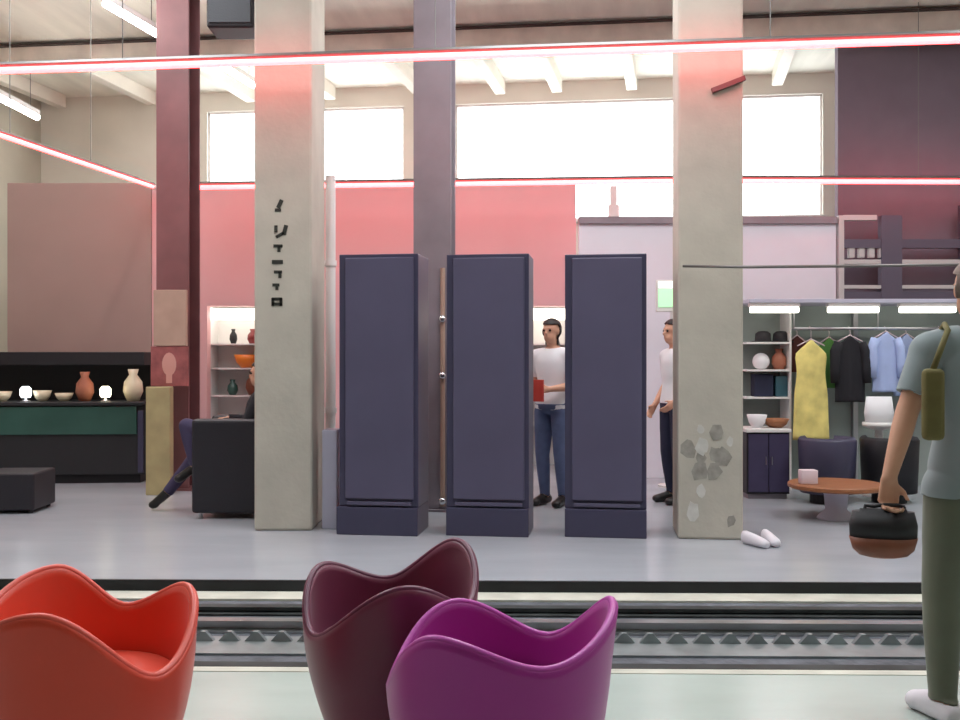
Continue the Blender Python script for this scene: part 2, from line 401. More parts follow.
# ------------------------------------------------------------------ columns
def column_concrete():
    # left column: square concrete pillar with painted lettering
    Yc = 7.7; xa, xb = at(254, 0, Yc).x, at(312, 0, Yc).x
    e = empty('concrete_column', ((xa+xb)/2, Yc+0.32, 0), 0, 'square beige concrete column with vertical black lettering beside the first tall cabinet', 'column'); e['kind'] = 'thing'
    h = (xb-xa)/2
    bm = B(); box(bm, -h, h, -0.32, 0.32, 0, ZC, 0.02); obj('shaft', bm, M['concrete'], e)
    # the lettering: worn dark strokes, one below the other, as read off the photo
    def stroke(bm, px, py, w, hgt, ang):
        p = at(px, py, Yc) - e.location
        mtx = Matrix.Translation((p.x, -0.322, p.z + e.location.z)) @ Matrix.Rotation(math.radians(ang), 4, 'Y') @ Matrix.Diagonal((w*Yc/F, 0.006, hgt*Yc/F, 1))
        bmesh.ops.create_cube(bm, size=1.0, matrix=mtx)
    for glyph in (((280, 204, 4, 9, 25), (278, 210, 6, 3, 0)), ((285, 230, 4, 10, 15), (280, 235, 9, 3, -30), (276, 229, 3, 7, 0)),
              ((278, 246, 9, 3, 0), (279, 249, 3, 6, 0)), ((277.5, 262, 11, 4, 0),), ((278, 272, 8, 3, 0), (280, 275, 3, 6, 0)), ((276, 285, 7, 3, 0), (277, 288, 3, 4, 0)),
              ((277, 299, 10, 3, 0), (277, 304, 10, 3, 0), (273, 302, 3, 8, 0), (281, 302, 3, 8, 0))):
        bm = B()
        for q in glyph: stroke(bm, *q)
        obj('letter', bm, M['ink'], e)
    # right column
    Yc = 7.3; xa, xb = at(683, 0, Yc).x, at(747, 0, Yc).x
    e = empty('concrete_column', ((xa+xb)/2, Yc+0.27, 0), math.radians(-6.5), 'square concrete column with flaking stained foot beside the third tall cabinet', 'column'); e['kind'] = 'thing'
    h = (xb-xa)/2
    bm = B(); box(bm, -h, h, -0.25, 0.25, 0, ZC, 0.02); obj('shaft', bm, M['concrete'], e)
    rnd = random.Random(3)
    for nm, m, n in (('stain', M['stain'], 9), ('flaked_patch', M['stainlight'], 6)):
        for _ in range(n):
            bm = B()
            cx = rnd.uniform(-h*0.7, h*0.8); cz = rnd.uniform(0.12, 0.85); k = rnd.randint(6, 9)
            rr = rnd.uniform(0.025, 0.07)
            vs = [(cx + rr*rnd.uniform(.6, 1.2)*math.cos(2*PI*i/k), cz + 1.3*rr*rnd.uniform(.6, 1.2)*math.sin(2*PI*i/k)) for i in range(k)]
            yy = -0.2515 - (0.002 if nm != 'stain' else 0) - 0.0003*_
            f = bm.faces.new([bm.verts.new((q, yy, z)) for q, z in vs])
            r = bmesh.ops.extrude_face_region(bm, geom=[f])
            bmesh.ops.translate(bm, verts=[v for v in r['geom'] if isinstance(v, bmesh.types.BMVert)], vec=(0, 0.004, 0))
            obj(nm, bm, m, e)
    bm = B(); p = at(729, 85, Yc)
    bmesh.ops.create_cube(bm, size=1, matrix=Matrix.Translation((0.13, -0.27, p.z)) @ Matrix.Rotation(math.radians(-20), 4, 'Y') @ Matrix.Diagonal((0.26, 0.04, 0.035, 1)))
    obj('bracket', bm, M['maroon'], e)
column_concrete()

def steel_column(px0, px1, Y, m, label):
    a, b = at(px0, 0, Y).x, at(px1, 0, Y).x; h = (b-a)/2
    e = empty('steel_column', ((a+b)/2, Y+0.15, 0), RZ_H, label, 'column'); e['kind'] = 'thing'
    bm = B(); box(bm, -h, h, -0.15, -0.13, 0.02, ZC, 0.004); obj('flange', bm, m, e)
    bm = B(); box(bm, -h, h, 0.13, 0.15, 0.02, ZC, 0.004); obj('flange', bm, m, e)
    bm = B(); box(bm, -0.012, 0.012, -0.13, 0.13, 0.02, ZC); obj('web', bm, m, e)
    bm = B(); box(bm, -h-0.05, h+0.05, -0.2, 0.2, 0, 0.02); obj('base_plate', bm, m, e)
    return e
c1 = steel_column(157, 191, 10.1, M['maroon'], 'maroon steel column with beige and red boards at the dark counter end')
c2 = steel_column(415, 453, 8.7, M['greypaint'], 'grey-violet steel column rising behind the gap between first and middle cabinets')
# middle column: conduit with two small boxes in the gap
bm = B(); cyl(bm, (0.10, -0.17, 0.05), (0.10, -0.17, 2.2), 0.022); obj('conduit', bm, M['beige'], c2)
for z in (1.74, 1.23, 0.10):
    bm = B(); ball(bm, (0.10, -0.20, z), 0.035); obj('fitting', bm, M['chrome'], c2, smooth=True)
# boards fixed on the maroon column
p0, p1 = at(154, 346, 9.85), at(187, 290, 9.85)
bm = B(); box(bm, p0.x, p1.x, 9.83, 9.88, p0.z, p1.z, 0.006)
tag(obj('notice_board', bm, M['beige']), 'blank beige board fixed on the maroon steel column', 'board')
p0, p1 = at(151, 386, 9.85), at(188, 346.5, 9.85)
e = empty('poster_board', ((p0.x+p1.x)/2, 9.86, p0.z), 0, 'dull red poster with a pale figure below the beige board', 'poster')
hw = (p1.x-p0.x)/2; hh = p1.z-p0.z
bm = B(); box(bm, -hw, hw, -0.02, 0.02, 0, hh, 0.004); obj('panel', bm, M['redposter'], e)
bm = B(); ball(bm, (0, -0.021, hh*0.55), 0.1, 0.75, 0.04, 1.2); box(bm, -0.03, 0.03, -0.026, -0.02, 0.03, hh*0.35); obj('printed_figure', bm, M['posterpale'], e)
p0, p1 = at(150, 491, 9.85), at(174, 386.5, 9.85)
bm = B(); box(bm, p0.x, p1.x, 9.72, 9.84, 0, p1.z, 0.008)
tag(obj('wooden_post', bm, M['olivebeige']), 'olive beige post standing under the red poster at the counter end', 'post')

# downpipe behind the left column, lilac plinth in front of it
bm = B(); a = at(330.5, 0, 8.5)
cyl(bm, (a.x, 8.5, 0), (a.x, 8.5, zpx(176, 8.5)), 0.045, seg=20)
for z in (0.9, 2.2): cyl(bm, (a.x, 8.5, z), (a.x, 8.5, z+0.05), 0.055, seg=20)
tag(obj('downpipe', bm, M['white'], smooth=False), 'white upright pipe just right of the lettered column', 'pipe')
bm = B(); p0, p1 = at(322, 0, 7.78), at(337, 0, 7.78)
box(bm, p0.x, p1.x, 7.78, 8.0, 0, zpx(430, 7.78), 0.008)
tag(obj('plinth', bm, M['lilac']), 'narrow pale lilac plinth between the lettered column and first cabinet', 'plinth')
# white post above third cabinet, against the window
bm = B(); a = at(613.5, 0, 12.6)
box(bm, a.x-0.07, a.x+0.07, 12.55, 12.67, 0, zpx(205, 12.6), 0.01); box(bm, a.x-0.045, a.x+0.045, 12.57, 12.65, zpx(205, 12.6), zpx(186, 12.6), 0.01)
tag(obj('white_post', bm, M['white']), 'white post under the windows above the third tall cabinet', 'post')

# ------------------------------------------------------------------ three tall cabinets
def cabinet(pxl, pxr, Y, label, plx=0.0, prx=0.0):
    a, b = at(pxl, 0, Y).x, at(pxr, 0, Y).x; h = (b-a)/2
    e = empty('tall_cabinet', ((a+b)/2, Y, 0), math.radians(-8), label, 'cabinet', 'tall dark cabinets in a row')
    zt = zpx(254, Y); D = 0.42
    bm = B(); box(bm, -h, h, 0.0, D, 0.22, zt, 0.006); obj('body', bm, M['navydark'], e)
    bm = B(); box(bm, -h+0.055, h-0.035, -0.022, -0.001, 0.285, zt-0.03, 0.005); d = obj('door', bm, M['navy'], e)
    bm = B(); box(bm, -h+0.07, h-0.05, -0.03, -0.001, 0.235, 0.262, 0.003); obj('bottom_rail', bm, M['navy'], e)
    bm = B(); box(bm, -h-plx, h+prx, -0.03, D, 0.0, 0.219, 0.006); obj('plinth', bm, M['navydark'], e)
    return e
cabinet(338, 419, 7.52, 'tall dark navy cabinet beside the lettered concrete column', 0.015)
cabinet(446, 529, 7.48, 'tall dark navy cabinet standing in the middle of the three')
cabinet(565, 646, 7.42, 'tall dark navy cabinet standing beside the stained concrete column')

# ------------------------------------------------------------------ neon tubes
def neon(name_label, pts, r):
    e = empty('neon_tube', pts[0], 0, name_label, 'neon light')
    o = Vector(pts[0]); P = [Vector(p) - o for p in pts]
    bm = B(); tube(bm, P, r, 10); obj('tube', bm, M['neon'], e, smooth=True)
    bm = B(); tube(bm, [p + Vector((0, 0, r*1.5)) for p in P], r*1.0, 4); obj('light_shield', bm, M['cable'], e)  # opaque strip added over the tube to keep its light off the ceiling
    for q in (P[0], P[-1]):
        bm = B(); ball(bm, q, r*1.5); obj('end_cap', bm, M['white'], e, smooth=True)
    n = 4
    for k in range(1, n):
        q = P[0].lerp(P[-1], k/n) if len(P) == 2 else (P[0].lerp(P[1], k/2) if k <= 2 else P[1].lerp(P[2], 0.75))
        zz = (Vector((0, 0, ZC)) - Vector((0, 0, (q+o).z))).z
        bm = B(); cyl(bm, q + Vector((0, 0, r)), q + Vector((0, 0, zz)), 0.004, seg=6); obj('hanging_wire', bm, M['cable'], e)
neon('long red neon tube hanging across the hall in front of the columns', [at(-170, 76, 7.77), at(1130, 34, 6.77)], 0.027)
zq = 3.5
yq = lambda py: (zq-CAMZ)*F/(360-py)
pA = at(154, 187, yq(187)); pB = at(0, 135, yq(135)); pC = pB + (pB-pA)*0.9
neon('red neon tube slanting towards the viewer above the dark counter', [pC, pA], 0.022)
neon('red neon tube running level along the top of the rose partition and the dark wall', [at(192, 187.5, 11.1), at(678, 181, 11.1), at(1000, 182, 10.9)], 0.027)

# fluorescent fittings under the ceiling at left
def fluoro(a, b, label, r=0.07):
    a = Vector(a); b = Vector(b)
    d = b-a; L = d.length; rz = math.atan2(d.y, d.x)
    e = empty('fluorescent_lamp', (a+b)/2, rz, label, 'ceiling lamp', 'fluorescent lamps under the ceiling')
    bm = B(); box(bm, -L/2, L/2, -r*0.5, r*0.5, 0.03, 0.10, 0.008); obj('housing', bm, M['white'], e)
    bm = B(); cyl(bm, (-L/2+0.02, 0, 0.0), (L/2-0.02, 0, 0.0), 0.035); obj('tube', bm, M['tubewhite'], e, smooth=True)
    for s in (-1, 1):
        bm = B(); cyl(bm, (s*L/3, 0, 0.10), (s*L/3, 0, ZC-a.z), 0.005, seg=6); obj('hanging_wire', bm, M['cable'], e)
zz = 5.0
yy = lambda py, z: (z-CAMZ)*F/(360-py)
fluoro(at(104, 3, yy(3, 5.0)), at(160, 36, yy(36, 5.0)), 'fluorescent lamp under the ceiling beside the maroon column top')
fluoro(at(-12, 92, yy(92, 4.6)), at(38, 118, yy(118, 4.6)), 'fluorescent lamp above the slanting red neon at the hall side')
fluoro(at(222, 66, yy(66, 5.05)), at(254, 86, yy(86, 5.05)), 'fluorescent lamp hanging above the window between maroon and lettered columns')
# black box under the ceiling
p0, p1 = at(206, 27, 9.6), at(254, -14, 9.6)
e = empty('loudspeaker', ((p0.x+p1.x)/2, 9.8, p0.z), 0, 'black loudspeaker box hung under the ceiling beside the lettered column', 'loudspeaker')
hw = (p1.x-p0.x)/2; hh = p1.z-p0.z
bm = B(); box(bm, -hw, hw, -0.2, 0.2, 0, hh, 0.03, 3); obj('box', bm, M['blackmat'], e)
bm = B(); box(bm, -hw+0.03, hw-0.03, -0.215, -0.201, 0.04, hh-0.03, 0.005); obj('grille', bm, M['black'], e)
bm = B(); box(bm, -0.05, 0.05, -0.03, 0.03, hh, ZC-p0.z); obj('bracket', bm, M['blackmat'], e)

# ------------------------------------------------------------------ bar counter at left
YC = 10.6
e = empty('bar_counter', (at(60, 0, YC).x, YC, 0), math.radians(5), 'dark bar counter with green glass front at the hall side', 'counter')
xl, xr = -1.6, 0.93
zt = zpx(402, YC)
bm = B(); box(bm, xl, xr, 0, 0.6, 0.1, zt-0.04, 0.01); obj('body', bm, M['counter'], e)
bm = B(); box(bm, xl+0.02, xr-0.1, -0.03, -0.001, zt-0.36, zt-0.05, 0.006); obj('glass_front', bm, M['greenglass'], e)
bm = B(); box(bm, xl, xr, -0.05, 0.62, zt-0.039, zt, 0.006); obj('worktop', bm, M['counter'], e)
bm = B(); box(bm, xl+0.05, xr-0.08, 0.06, 0.55, 0.0, 0.099); obj('plinth', bm, M['blackmat'], e)
bm = B(); box(bm, xr-0.09, xr-0.03, -0.02, -0.001, 0.12, zt-0.1, 0.004); obj('end_post', bm, M['navydark'], e)
def on_counter(px, dy=0.25):
    return at(px, 0, YC+dy).x, YC+dy - (px-60)/960*YC*(-math.sin(math.radians(5)))
zc_ = zpx(352, 11.0)
ec = empty('canopy', (at(60, 0, 11.0).x, 11.0, 0), 0, 'black canopy shelf hanging above the dark bar counter', 'canopy')
bm = B(); box(bm, -1.6, 1.0, -0.1, 0.85, zc_-0.15, zc_, 0.008); obj('board', bm, M['blackmat'], ec)
bm = B(); box(bm, -1.6, 1.0, 0.85, 0.88, zpx(402, 11.85), zc_, 0.0); obj('back_panel', bm, M['black'], ec)
for sx in (-1.5, 0.9):
    bm = B(); cyl(bm, (sx, 0.7, 0), (sx, 0.7, zc_-0.15), 0.03); obj('post', bm, M['blackmat'], ec)
def counter_item(name, px, fn, m, lab, cat, group=None, dy=0.25):
    x, y = on_counter(px, dy)
    bm = B(); fn(bm)
    return tag(obj(name, bm, m, loc=(x, y, zt), smooth=True), lab, cat, group)
counter_item('cream_bowl', 4, bowl(0.11, 0.11), M['cream'], 'cream bowl on the bar counter, closest to the frame edge', 'bowl', 'cream bowls on the bar counter')
counter_item('cream_bowl', 43, bowl(0.10, 0.12), M['cream'], 'cream bowl on the bar counter right beside the cool lamp', 'bowl', 'cream bowls on the bar counter')
counter_item('cream_bowl', 64, bowl(0.10, 0.09), M['cream'], 'low cream bowl in the middle of the bar counter', 'bowl', 'cream bowls on the bar counter')
counter_item('terracotta_vase', 84, vase(0.10, 0.33), M['terracotta'], 'terracotta vase standing on the bar counter', 'vase')
counter_item('beige_vase', 131, vase(0.11, 0.36), M['cream'], 'tall beige vase at the counter end beside the red poster', 'vase')
def table_lamp(px, m, lab):
    x, y = on_counter(px, 0.12)
    e = empty('table_lamp', (x, y, zt), 0, lab, 'lamp', 'small lamps on the bar counter')
    bm = B(); lathe(bm, [(0.05, 0), (0.05, 0.012), (0.012, 0.02), (0.012, 0.05), (0.01, 0.05)], 20); obj('base', bm, M['steel'], e, smooth=True)
    bm = B(); lathe(bm, [(0.045, 0.045), (0.06, 0.07), (0.06, 0.14), (0.035, 0.17)], 20); obj('lamp_shade', bm, m, e, smooth=True)
table_lamp(27, M['lampcool'], 'small bluish white lamp glowing on the bar counter')
table_lamp(104, M['lampwarm'], 'small warm yellow lamp glowing on the bar counter')
# cube stool
Yk = 8.5
e = empty('cube_stool', (at(2, 0, Yk).x, Yk+0.28, 0), 0.05, 'black cube stool on the floor in front of the bar counter', 'stool')
bm = B(); box(bm, -0.25, 0.25, -0.25, 0.25, 0.03, 0.36, 0.02, 3); obj('seat', bm, M['black'], e)
for sx in (-1, 1):
    for sy in (-1, 1):
        bm = B(); cyl(bm, (sx*0.2, sy*0.2, 0), (sx*0.2, sy*0.2, 0.03), 0.02); obj('foot', bm, M['blackmat'], e)

# ------------------------------------------------------------------ black armchair with seated person
YA = 8.25
xa, xb = at(191, 0, YA).x, at(267, 0, YA).x
e = empty('armchair', ((xa+xb)/2, YA+0.38, 0), 0, 'black box armchair beside the lettered concrete column', 'armchair')
hw = (xb-xa)/2
bm = B(); box(bm, -hw, hw, -0.38, -0.24, 0.05, 0.86, 0.03, 3); obj('side_panel', bm, M['black'], e)
bm = B(); box(bm, -hw, hw, 0.24, 0.38, 0.05, 0.86, 0.03, 3); obj('side_panel', bm, M['black'], e)
bm = B(); box(bm, hw-0.14, hw, -0.24, 0.24, 0.05, 0.86, 0.03, 3); obj('backrest', bm, M['black'], e)
bm = B(); box(bm, -hw+0.01, hw-0.14, -0.24, 0.24, 0.08, 0.43, 0.03, 3); obj('seat', bm, M['black'], e)
for sx in (-1, 1):
    for sy in (-1, 1):
        bm = B(); cyl(bm, (sx*(hw-0.06), sy*0.31, 0), (sx*(hw-0.06), sy*0.31, 0.06), 0.02); obj('foot', bm, M['steel'], e)

# ------------------------------------------------------------------ people
def hand(bm, W, d, n, s, curl, r=0.0085, thumb_side=1):
    """palm and five fingers; d along the hand, n the way the fingers curl, s across towards the thumb"""
    W = Vector(W); d = Vector(d).normalized(); s = Vector(s); s = (s - d*s.dot(d)).normalized(); n = Vector(n); n = (n - d*n.dot(d) - s*n.dot(s)).normalized()
    bones = []
    offs = (0.030, 0.010, -0.010, -0.028); L0 = (0.040, 0.045, 0.042, 0.033)
    for o, l in zip(offs, L0):
        k = W + d*0.085 + s*o
        capsule(bm, W + s*o*0.6 + d*0.005, k, 0.015, 0.012)
        p = k; a = 0.0
        for j, f in enumerate((1.0, 0.65, 0.5)):
            a += curl
            q = p + (d*math.cos(a) + n*math.sin(a)) * l * f
            capsule(bm, p, q, r*(1-0.08*j), r*(0.94-0.1*j)); p = q
    t0 = W + d*0.025 + s*0.022; t1 = t0 + (s*0.7 + d*0.6 + n*0.35).normalized()*0.04; t2 = t1 + (s*0.25 + d*0.8 + n*0.6).normalized()*0.032
    capsule(bm, t0, t1, 0.013, 0.0105); capsule(bm, t1, t2, 0.0105, 0.008)

def seg_dist(p, a, b):
    ab = b-a; t = max(0, min(1, (p-a).dot(ab)/max(1e-9, ab.length_squared)))
    return (p - (a+ab*t)).length

def voxel(bm, size, smooth=5):
    me = bpy.data.meshes.new('tmp'); bm.to_mesh(me); bm.free()
    o = bpy.data.objects.new('tmp', me); COL.objects.link(o)
    r = o.modifiers.new('r', 'REMESH'); r.mode = 'VOXEL'; r.voxel_size = size
    sm = o.modifiers.new('s', 'SMOOTH'); sm.factor = 0.5; sm.iterations = smooth
    dg = bpy.context.evaluated_depsgraph_get(); dg.update()
    out = bpy.data.meshes.new_from_object(o.evaluated_get(dg))
    bpy.data.objects.remove(o); bpy.data.meshes.remove(me)
    out.materials.clear()
    return out

def person(J, root_loc, rz, label, clothes, hair, vox=0.009, hair_long=False, hold=None, curls=(0.35, 0.35), group=None, hem=0.90):
    """J: joints in local space (the body faces -y).  clothes: list of (name, material, region names, offset)"""
    e = empty('person', root_loc, rz, label, 'person', group)
    V = {k: Vector(v) for k, v in J.items() if k != 'tilt'}
    bm = B()
    up = (V['neck'] - V['pelvis']).normalized(); side = (V['sl'] - V['sr']); side = (side - up*side.dot(up)).normalized(); fw = up.cross(side).normalized()
    P, N = V['pelvis'], V['neck']
    T = N - P; Lt = T.length
    secs = []
    for f, rx, ry in ((-0.10, 0.10, 0.08), (-0.04, 0.155, 0.115), (0.06, 0.168, 0.12), (0.22, 0.150, 0.108), (0.38, 0.138, 0.10), (0.58, 0.158, 0.115), (0.76, 0.172, 0.115), (0.88, 0.150, 0.095), (0.96, 0.09, 0.07), (1.02, 0.06, 0.058)):
        c = P + T*f
        secs.append((c, side*rx, fw*ry))
    loft(bm, secs, 24)
    hd = V['head']
    capsule(bm, N - up*0.02, hd - up*0.06, 0.058, 0.052)
    hf = Vector(J.get('look', (0, -1, 0))).normalized()
    hs = up.cross(hf).normalized(); hu = hf.cross(hs).normalized() * (1 if hf.cross(hs).dot(up) > 0 else -1)
    R = Matrix((hs, hf, hu)).transposed()
    def hp(x, y, z): return hd + R @ Vector((x, y, z))
    def hball(c, r, sc): bmesh.ops.create_uvsphere(bm, u_segments=16, v_segments=12, radius=r, matrix=Matrix.Translation(hp(*c)) @ R.to_4x4() @ Matrix.Diagonal((*sc, 1)))
    hball((0, -0.005, 0.025), 0.092, (0.84, 1.04, 1.02)); hball((0, 0.03, -0.045), 0.062, (0.92, 1.0, 1.15)); hball((0, 0.062, -0.085), 0.026, (1.1, 0.8, 0.8))
    cyl(bm, hp(0, 0.085, 0.02), hp(0, 0.108, -0.022), 0.008, 0.014, 10); hball((0, 0.10, -0.022), 0.014, (1.1, 1, 0.8))
    hball((0, 0.083, 0.03), 0.05, (1.1, 0.25, 0.22))
    for q in (-1, 1): hball((q*0.079, -0.005, -0.002), 0.03, (0.35, 0.7, 1.05))
    hball((0, 0.088, -0.055), 0.02, (1.2, 0.5, 0.35))
    for q in 'lr':
        capsule(bm, P + T*0.86 + side*(0.10 if q == 'l' else -0.10), V['s'+q], 0.07, 0.058)
        capsule(bm, V['s'+q], V['e'+q], 0.052, 0.042); 
        mid = V['e'+q].lerp(V['w'+q], 0.3)
        capsule(bm, V['e'+q], mid, 0.042, 0.041); capsule(bm, mid, V['w'+q], 0.041, 0.027)
        d = (V['w'+q] - V['e'+q]).normalized()
        n = Vector(J.get('n'+q, (1 if q == 'r' else -1, 0, 0))); s_ = Vector(J.get('t'+q, (0, -1, 0)))
        hdn = Vector(J.get('d'+q, d))
        hand(bm, V['w'+q], hdn, n, s_, curls[0 if q == 'l' else 1])
        capsule(bm, V['h'+q], V['k'+q], 0.088, 0.058); capsule(bm, V['h'+q], V['h'+q].lerp(V['k'+q], 0.5), 0.088, 0.075)
        mid = V['k'+q].lerp(V['a'+q], 0.3)
        capsule(bm, V['k'+q], mid, 0.056, 0.054); capsule(bm, mid, V['a'+q], 0.054, 0.036)
        a, t = V['a'+q], V['f'+q]
        heel = a - (t-a).normalized()*0.05; heel.z = min(heel.z, t.z+0.012) if 'tilt' not in J else heel.z
        capsule(bm, a, heel, 0.036, 0.034); capsule(bm, heel, t, 0.034, 0.03); capsule(bm, a, t, 0.036, 0.03); ball(bm, t, 0.036, 1.15, 1.15, 0.8)
    me = voxel(bm, vox)
    me.polygons.foreach_set('use_smooth', [True]*len(me.polygons))
    me.materials.append(M['skin'])
    body = bpy.data.objects.new('body', me); COL.objects.link(body); body.parent = e
    # regions
    bones = [('torso', P - T*0.10, P + T*0.10), ('torso', P + T*0.10, P + T*0.94), ('neck', N, hd - up*0.06), ('head', hd - up*0.04, hd + up*0.06)]
    for q in 'lr':
        m_ = V['s'+q].lerp(V['e'+q], 0.75)
        bones += [('sleeve', P + T*0.86, V['s'+q]), ('sleeve', V['s'+q], m_), ('arm', m_, V['e'+q]), ('arm', V['e'+q], V['w'+q]), ('hand', V['w'+q], V['w'+q] + Vector(J.get('d'+q, V['w'+q]-V['e'+q])).normalized()*0.15)]
        bones += [('leg', V['h'+q], V['k'+q]), ('leg', V['k'+q], V['a'+q].lerp(V['k'+q], 0.10)), ('foot'+q, V['a'+q], V['f'+q])]
    bones[0] = ('hips', P - T*0.10, P + T*0.03)
    regs = []
    for p in me.polygons:
        c = Vector(p.center); best = min(bones, key=lambda b: seg_dist(c, b[1], b[2]) - (0.09 if b[0] in ('torso', 'hips') else 0.05 if b[0] == 'leg' else 0.035))
        regs.append(best[0])
    upd = Lt*0.985
    regs = ['neck' if r in ('torso', 'sleeve') and (Vector(p.center)-P).dot(up) > upd else r for r, p in zip(regs, me.polygons)]
    def shell(name, m, want, off, test=None):
        b2 = bmesh.new(); b2.from_mesh(me); b2.faces.ensure_lookup_table(); b2.normal_update()
        kill = [f for f in b2.faces if not ((regs[f.index] in want) and (test is None or test(f.calc_center_median())))]
        for v in b2.verts: v.co += v.normal*off
        bmesh.ops.delete(b2, geom=kill, context='FACES')
        loose = [f for f in b2.faces if all(len(ed.link_faces) < 2 for ed in f.edges)]
        bmesh.ops.delete(b2, geom=loose, context='FACES')
        if not b2.faces: b2.free(); return
        for _ in range(24 if name == 'shirt' else 4): bmesh.ops.smooth_vert(b2, verts=b2.verts[:], factor=0.5, use_axis_x=True, use_axis_y=True, use_axis_z=True)
        m2 = bpy.data.meshes.new(name); b2.to_mesh(m2); b2.free()
        m2.polygons.foreach_set('use_smooth', [True]*len(m2.polygons)); m2.materials.clear(); m2.materials.append(m)
        o = bpy.data.objects.new(name, m2); COL.objects.link(o); o.parent = e
        sd = o.modifiers.new('thick', 'SOLIDIFY'); sd.thickness = off*0.7; sd.offset = -1
        return o
    for nm, m, want, off in clothes:
        if nm == 'shirt': shell(nm, m, want + ('hips', 'leg'), off, lambda c: c.z > hem)
        else: shell(nm, m, want, off)
    def hairtest(c):
        l = R.transposed() @ (c - hd)
        if hair_long: return l.z > 0.06 or l.y < 0.0 - 0.0 and l.z > -0.13
        return l.z > 0.055 + 0.25*max(0, l.y) or (l.y < -0.015 and l.z > -0.06)
    shell('hair', hair, ('head', 'neck'), 0.016, hairtest)
    for q in (-1, 1):
        bm = B(); ball(bm, hp(q*0.032, 0.082, 0.012), 0.011); obj('eye', bm, M['eye'], e, smooth=True)
    return e, V

def stand(arm_l=None, **k):
    J = dict(pelvis=(0, 0, 0.93), neck=(0, 0.015, 1.49), head=(0, -0.02, 1.635), sl=(0.185, 0.01, 1.41), sr=(-0.185, 0.01, 1.41),
             el=(0.235, 0.03, 1.12), er=(-0.235, 0.03, 1.12), wl=(0.24, -0.06, 0.87), wr=(-0.24, -0.06, 0.87),
             hl=(0.09, 0, 0.88), hr=(-0.09, 0, 0.88), kl=(0.10, -0.02, 0.48), kr=(-0.10, -0.02, 0.48), al=(0.10, 0.03, 0.075), ar=(-0.10, 0.03, 0.075),
             fl=(0.115, -0.13, 0.036), fr=(-0.115, -0.13, 0.036))
    J.update(k); return J

# near person at the frame edge, seen from behind: local x is mirrored by the half turn (local +x = picture left)
CX, CY = 1.905, 3.66
def loc(px, py, Y=3.66):
    p = at(px, py, Y); return (-(p.x-CX), -(Y-CY), p.z)
J = stand(sl=loc(930, 352), el=loc(907, 412, 3.64), wl=loc(889, 478, 3.58), sr=(-0.185, 0.01, 1.42),
          kl=(0.145, 0.0, 0.48), al=(0.155, 0.03, 0.08), fl=(0.185, -0.11, 0.036), hl=(0.105, 0, 0.88),
          kr=(-0.11, -0.06, 0.49), ar=(-0.12, 0.02, 0.08), fr=(-0.13, -0.14, 0.036), dl=(0.05, 0.02, -1), nl=(0, 1, 0), tl=(-1, 0, 0))
pe, PV = person(J, (CX, CY, 0), PI, 'person seen from behind in blue-grey T-shirt and khaki trousers carrying a handbag',
       [('shirt', M['tee'], ('torso', 'sleeve', 'hips'), 0.024), ('trousers', M['khaki'], ('leg', 'hips'), 0.014), ('shoe', M['shoewhite'], ('footl',), 0.010), ('shoe', M['shoewhite'], ('footr',), 0.010)],
       M['hairgrey'], vox=0.0065, curls=(0.75, 0.35), hem=0.845)
# handbag in the left hand
W = PV['wl']; hw_ = Vector((CX - W.x, CY - W.y, W.z))
hb = at(879, 556, 3.58)
e = empty('handbag', (at(881, 0, 3.58).x, 3.56, hb.z), math.radians(-12), 'black handbag with brown bottom hanging from the hand of the person', 'handbag')
h_top = zpx(508, 3.58) - hb.z
def bagsec(z, w, d): return ((0, 0, z), (w, 0, 0), (0, d, 0))
bm = B(); loft(bm, [bagsec(0.075, 0.118, 0.062), bagsec(0.12, 0.120, 0.060), bagsec(0.17, 0.108, 0.045), bagsec(h_top-0.02, 0.088, 0.026), bagsec(h_top, 0.082, 0.018)], 28)
obj('body', bm, M['blackmat'], e, smooth=True)
bm = B(); loft(bm, [bagsec(0.0, 0.05, 0.03), bagsec(0.008, 0.085, 0.05), bagsec(0.03, 0.108, 0.060), bagsec(0.0755, 0.121, 0.065)], 28)
obj('bottom', bm, M['brownleather'], e, smooth=True)
hk = Vector((hw_.x - 0.005, hw_.y - 0.022, hw_.z - 0.098)) - e.location
hk = Matrix.Rotation(math.radians(12), 3, 'Z') @ hk
bm = B(); tube(bm, [(-0.068, 0, h_top-0.02), (-0.062, hk.y*0.5, h_top+0.01), (hk.x-0.055, hk.y*0.9, hk.z-0.006), (hk.x-0.03, hk.y, hk.z), (hk.x+0.03, hk.y, hk.z), (hk.x+0.05, hk.y*0.9, hk.z-0.006), (0.072, hk.y*0.5, h_top+0.01), (0.07, 0, h_top-0.02)], 0.0075, 8)
obj('handle', bm, M['blackmat'], e, smooth=True)
# olive sling bag on the person's back
p = at(931, 440, 3.49)
e = empty('sling_bag', (p.x, 3.475, p.z), math.radians(-8), 'slim olive canvas bag slung on the back of the person', 'bag')
bm = B(); box(bm, -0.038, 0.038, -0.025, 0.025, 0.0, 0.26, 0.02, 3); obj('pouch', bm, M['olivecanvas'], e, smooth=True)
bm = B(); tube(bm, [(0.0, 0.0, 0.255), (0.03, 0.01, 0.33), (0.07, 0.06, 0.40), (0.085, 0.14, 0.425), (0.09, 0.20, 0.40)], 0.011, 8); obj('strap', bm, M['olivecanvas'], e, smooth=True)

